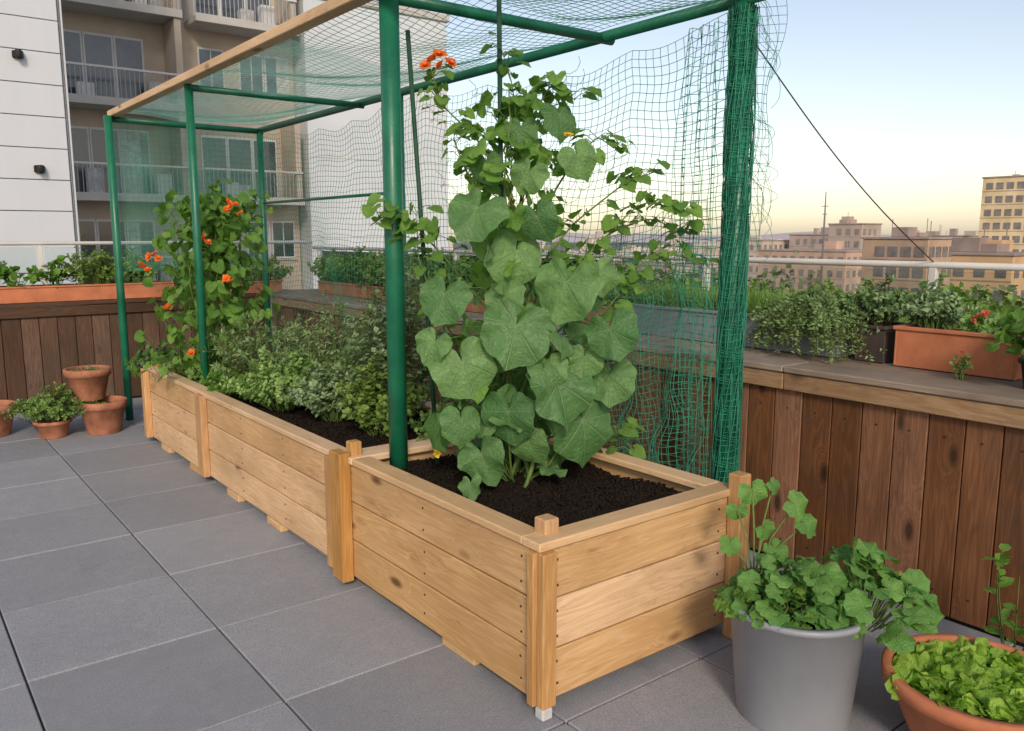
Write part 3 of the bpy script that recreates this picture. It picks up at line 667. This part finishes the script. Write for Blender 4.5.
cc=c+Rt*(-.10)+Fh*.16
for (a,z,s) in((-.02,.36,.066),(.13,.31,.07),(-.07,.29,.05),(.17,.24,.06),(.03,.22,.05),(-.09,.17,.05),(.05,.38,.04),(.07,.15,.06)):
    m.tube([cc,cc+Rt*a*.4+np.array([0,0,z*.6]),cc+Rt*a+np.array([0,0,z])],.0035,4,0)
    m.inst([ROUNDL,ROUND2][int(rng.integers(0,2))],(cc+Rt*a+np.array([0,0,z]))[None],orient(np.array([Rt*(a*3+.2)+np.array([0,0,-.5])-Fh*rng.uniform(-.1,.5)]),np.array([-Fh*.9+np.array([0,0,.6])+rng.normal(0,.2,3)])),s,1,np.array([.3+rng.random()*.5]))
m.build('pumpkin_plant',[STEM,L_PO,L_BE])
m=MB();c=np.array([TP[0],TP[1],.225])
for k in range(24):
    a=k*2.4;q=c+np.array([math.cos(a),math.sin(a),0])*(.046*math.sqrt(k))
    N=15;an=rng.uniform(0,6.28,N);til=rng.uniform(.2,1.5,N)
    o=np.stack([np.cos(an),np.sin(an),til],1);m.inst(RUF,np.repeat(q[None],N,0),orient(o,np.stack([-np.cos(an)*til,-np.sin(an)*til,np.ones(N)],1)+rng.normal(0,.3,(N,3))),rng.uniform(.045,.095,N),1)
m.build('lettuce_plant',[STEM,L_LT])
m=MB();sprigs(m,(3.08,1.06,0),.10,.10,.70,9,.06,8,tpl=OV,droop=.2,sr=.003);m.build('tomato_seedling',[STEM,L_BE])
# ---------------------------------------------------------------- white building
def cladm():
    m=NT('white_cladding');v=m.obj()
    st=m.noise(m.map(v,(3,3,.3)),1,5,.6);c=m.mix(m.mr(st,.3,.75,0,.4),(.56,.59,.64,1),(.44,.47,.51,1))
    m.pr(c,.6,m.bump(m.noise(v,25,4),.1,.01),.3);return m.m
CLAD=cladm();GAP=plain('cladding_gap',(.22,.23,.24),.8)
m=MB();WX=2.60;WY=14.0
m.bb(-16,WX,WY+.04,WY+9,-20,16,1,.02)
zz=-3.0
while zz<12:
    xx=-12.
    while xx<WX-.1:
        L=2.91;m.bb(xx+.004,min(xx+L-.004,WX+.01),WY,WY+.045,zz+.006,zz+.45-.006,0,.004);xx+=L
    zz+=.45
m.bb(WX-.005,WX+.02,WY+.05,WY+9,-3,12,0,.003)
for (x,z) in ((2.0,4.12),(2.15,2.55)):
    m.box((x,WY-.03,z),(.14,.06,.10),2,.01);m.lathe([(.04,0),(.05,-.09),(.03,-.12),(0,-.12)],(x,WY-.11,z+.05),14,2)
m.build('white_clad_building',[CLAD,GAP,DARKP])
# ---------------------------------------------------------------- beige balcony building
BEI=plain('beige_render',(.50,.43,.35),.8,.12,1.2)
WHT=plain('white_render',(.62,.66,.70),.7,.06,.6)
WIN=plain('window_glass_dark',(.06,.07,.085),.12,.5,.8,.8)
CUR=plain('curtain_white',(.5,.5,.5),.8,.3,5)
FRM=plain('white_window_frame',(.65,.65,.65),.5,.05)
SLB=plain('balcony_slab_grey',(.52,.50,.47),.8,.1,2)
RLB=plain('balcony_rail_metal',(.34,.36,.38),.5,.1,4)
m=MB();BY=32.
m.bb(3.0,14.,BY,BY+12,-20,24,0,.02)
BXs=[(5.2,9.4),(9.9,13.6)]
for fl in range(-3,6):
    z0=2.95+3.1*fl
    for bi,(xa,xb) in enumerate(BXs):
        if bi==0 or fl%2==0:
            m.bb(xa,xb,BY-1.4,BY+.01,z0-.2,z0,1,.01);m.bb(xa-.03,xb+.03,BY-1.44,BY-1.36,z0-.22,z0+.05,1,.01)
            for x in np.arange(xa,xb+.01,.15): m.box((x,BY-1.4,z0+.5),(.026,.026,.94),6,.002)
            m.bb(xa,xb,BY-1.43,BY-1.37,z0+.96,z0+1.03,2,.005)
            for y in np.arange(BY-1.3,BY,.16): m.box((xa,y,z0+.5),(.02,.02,.94),6,.002);m.box((xb,y,z0+.5),(.02,.02,.94),6,.002)
            if fl>=0: m.bb(xb-.25,xb-.02,BY-1.35,BY+.005,z0+.01,z0+2.88,0,.01)
            x=xa+.35
            while x<xb-1.1:
                m.bb(x,x+.95,BY-.05,BY-.01,z0+.02,z0+2.3,4,.004)
                k=rng.random()
                m.bb(x+.06,x+.89,BY-.07,BY-.055,z0+.1,z0+2.22,3,.002)
                if k<.6: m.bb(x+.06,x+.06+.83*rng.uniform(.3,1),BY-.075,BY-.071,z0+.12,z0+2.2,5,.001)
                x+=.97
            for q in range(2):
                px=rng.uniform(xa+.4,xb-.6);m.bb(px,px+.5,BY-.9,BY-.5,z0+.01,z0+rng.uniform(.5,.9),5 if q else 4,.02)
        else:
            for x in (xa+.4,xa+1.9,xa+2.9):
                m.bb(x,x+.95,BY-.05,BY-.01,z0+.85,z0+2.3,4,.004);m.bb(x+.06,x+.45,BY-.07,BY-.055,z0+.92,z0+2.23,3,.002);m.bb(x+.5,x+.89,BY-.07,BY-.055,z0+.92,z0+2.23,3 if rng.random()<.6 else 5,.002)
                m.bb(x-.05,x+1,BY-.1,BY-.005,z0+.78,z0+.84,1,.004)
m.build('beige_apartment_building',[BEI,SLB,RAILM,WIN,FRM,CUR,RLB])
m=MB();m.bb(14.05,20.5,31,46,-20,10.5,0,.03);m.bb(13.95,20.6,30.9,46.1,10.5,10.8,1,.03)
for z in (1.5,4.6,7.7): m.bb(14.06,20.49,30.985,31.0,z,z+.03,1,.001)
m.build('white_apartment_building',[WHT,SLB])
# ---------------------------------------------------------------- city
m=MB();m.bb(-3000,4500,-3000,4500,-20.5,-20,0,.1);m.build('city_ground',[plain('city_ground_mat',(.16,.165,.14),.9,.3,.02)])
m=MB();m.bb(-8,4.35,-8,9.8,-20,-.31,0,.02);m.build('terrace_building',[SLB])
cols=[(.46,.30,.19),(.56,.46,.34),(.5,.35,.25),(.36,.32,.30),(.6,.54,.46),(.42,.25,.17),(.5,.46,.42)]
def haze_tint(c,d):  # aerial haze painted into building colours, paler with distance
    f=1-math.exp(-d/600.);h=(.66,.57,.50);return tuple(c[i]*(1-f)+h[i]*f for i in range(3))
def cityb(name,u,d,w,ztop,col,depth=12,tower=False,ww=1.2,sp=2.4):
    c=Fh*d+Rt*(u*d)
    m=MB();x,y=c[0],c[1];z0=-20
    m.bb(x,x+depth,y-w/2,y+w/2,z0,ztop,0,.05)
    m.bb(x-.2,x+depth+.2,y-w/2-.2,y+w/2+.2,ztop,ztop+.35,2,.05)
    for q in range(3):
        a,b=rng.uniform(.1,.7),rng.uniform(-.4,.25);s=rng.uniform(1.2,3.5)
        if tower: s*=.4
        m.bb(x+depth*a,x+depth*a+s,y+w*b,y+w*b+s,ztop+.35,ztop+rng.uniform(.9,2.4)*(.5 if tower else 1),q%3 if q!=1 else 2,.05)
    for q in range(3):
        a,b=rng.uniform(.1,.9),rng.uniform(-.4,.4);m.bb(x+depth*a,x+depth*a+.1,y+w*b,y+w*b+.1,ztop+.3,ztop+rng.uniform(1.5,3.5),2,.01)
    fl=3.0;nz=4 if not tower else int((ztop+8)/fl)
    for k in range(nz):
        zc=ztop-1.8-k*fl
        m.bb(x-.06,x,y-w/2,y+w/2,zc-1.25,zc-1.1,2,.01)
        for yy in np.arange(y-w/2+1.2,y+w/2-.8,sp): m.box((x-.03,yy,zc),(.1,ww,1.5),1,.01)
        for xx in np.arange(x+1.2,x+depth-.8,sp): m.box((xx,y-w/2-.03,zc),(ww,.1,1.5),1,.01)
    m.build(name,[plain(name+'_wall',haze_tint(col,d),.8,.15,.3,bump=0),plain(name+'_window',haze_tint((.07,.07,.08),d),.3,.3,.5,bump=0),plain(name+'_roof',haze_tint((.24,.18,.16),d),.8,.2,.3,bump=0)])
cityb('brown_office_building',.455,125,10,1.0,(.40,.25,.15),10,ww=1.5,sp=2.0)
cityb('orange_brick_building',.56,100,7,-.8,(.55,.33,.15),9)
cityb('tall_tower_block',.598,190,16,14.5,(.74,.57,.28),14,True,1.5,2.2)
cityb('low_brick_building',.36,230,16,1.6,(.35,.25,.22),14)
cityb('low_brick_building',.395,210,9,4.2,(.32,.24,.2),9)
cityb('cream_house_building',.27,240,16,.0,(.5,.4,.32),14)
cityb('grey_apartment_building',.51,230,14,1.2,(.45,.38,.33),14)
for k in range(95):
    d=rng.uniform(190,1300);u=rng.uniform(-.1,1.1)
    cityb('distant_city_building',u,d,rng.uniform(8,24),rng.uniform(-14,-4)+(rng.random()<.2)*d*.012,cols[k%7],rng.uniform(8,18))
m=MB();p=Fh*130+Rt*(.37*130);m.tube([(p[0],p[1],-18),(p[0],p[1],4),(p[0],p[1],8.2)],[.2,.14,.07],5,0);m.box((p[0],p[1],6),(.1,1.2,.1),0);m.box((p[0],p[1],4.8),(.1,.8,.1),0);m.build('radio_mast',[plain('mast_metal',(.18,.17,.18),.5)])
m=MB();N=160;th=np.linspace(-.9,1.7,N);R0=2600
top=-20+50*(.5+.25*np.sin(th*7)+.15*np.sin(th*17+1)+.08*np.sin(th*41));top=top-8
V=[]
for k in range(N):
    V.append([math.sin(A+th[k])*R0,math.cos(A+th[k])*R0,-20]);V.append([math.sin(A+th[k])*(R0+300),math.cos(A+th[k])*(R0+300),top[k]])
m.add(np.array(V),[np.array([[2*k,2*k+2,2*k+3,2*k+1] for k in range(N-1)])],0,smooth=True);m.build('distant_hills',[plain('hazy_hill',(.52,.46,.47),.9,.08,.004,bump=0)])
def treemass(name,n,dr,ur,mat):
    m=MB()
    for k in range(n):
        d=rng.uniform(*dr);u=rng.uniform(*ur);c=Fh*d+Rt*u*d;h=rng.uniform(10,17);z=-20
        m.tube([(c[0],c[1],z),(c[0]+.3,c[1],z+h*.4),(c[0],c[1],z+h*.8)],[.4,.3,.12],6,0)
        K=9;cl=np.array([c[0],c[1],z+h*.68])+rng.normal(0,1,(K,3))*np.array([h*.18,h*.18,h*.14])
        ii=rng.integers(0,K,500);p=cl[ii]+rng.normal(0,1,(500,3))*h*.075
        m.inst(OV,p,orient(rng.normal(0,1,(500,3)),rng.normal(0,.6,(500,3))+np.array([0,0,1])),rng.uniform(.6,1.3,500),1)
    m.build(name,[BARK,mat])
treemass('distant_tree_mass',44,(60,220),(.0,.8),leafm('city_tree_leaf',(.11,.16,.07,1),(.24,.27,.13,1),kv=0,tr=.15))
treemass('distant_tree_mass',12,(35,60),(-.45,-.1),leafm('garden_tree_leaf',(.05,.11,.03,1),(.14,.21,.06,1),kv=0,tr=.15))
m=MB();m.bb(9,24,6,30,-20,-.6,0,.05);m.build('neighbour_roof_building',[plain('roof_gravel',(.3,.27,.25),.9,.2,2)])
m=MB()
for k in range(50):
    x=rng.uniform(9.5,23);y=rng.uniform(6.5,20);sprigs(m,(x,y,-.6),1.0,1.0,rng.uniform(.7,1.2),18,.2,16,tpl=OV,sr=.01)
m.build('roof_garden_shrubs',[STEM,L_HG])
# ---------------------------------------------------------------- world & sun
w=bpy.data.worlds.new('World');S.world=w;w.use_nodes=True;nt=w.node_tree;bg=nt.nodes['Background']
sk=nt.nodes.new('ShaderNodeTexSky');sk.sky_type='NISHITA';sk.sun_disc=False
EL,AZ=math.radians(29),math.radians(212)
sk.sun_elevation=EL;sk.sun_rotation=AZ;sk.air_density=1.0;sk.dust_density=1.0;sk.ozone_density=1.5;sk.altitude=0
hs=nt.nodes.new('ShaderNodeHueSaturation');hs.inputs['Saturation'].default_value=.85
mx=nt.nodes.new('ShaderNodeMix');mx.data_type='RGBA';mx.blend_type='MULTIPLY';mx.inputs[0].default_value=1;mx.inputs[7].default_value=(1.36,1.19,1.07,1)
nt.links.new(sk.outputs[0],hs.inputs['Color']);nt.links.new(hs.outputs[0],mx.inputs[6]);nt.links.new(mx.outputs[2],bg.inputs[0]);bg.inputs[1].default_value=.15
su=bpy.data.lights.new('sun','SUN');so=bpy.data.objects.new('sun',su);S.collection.objects.link(so)
su.energy=2.2;su.angle=math.radians(11);su.color=(1,.87,.70)
sd=Vector((math.sin(AZ)*math.cos(EL),math.cos(AZ)*math.cos(EL),math.sin(EL)));so.rotation_euler=sd.to_track_quat('Z','Y').to_euler()
S.view_settings.view_transform='Standard';S.view_settings.look='None';S.view_settings.exposure=0
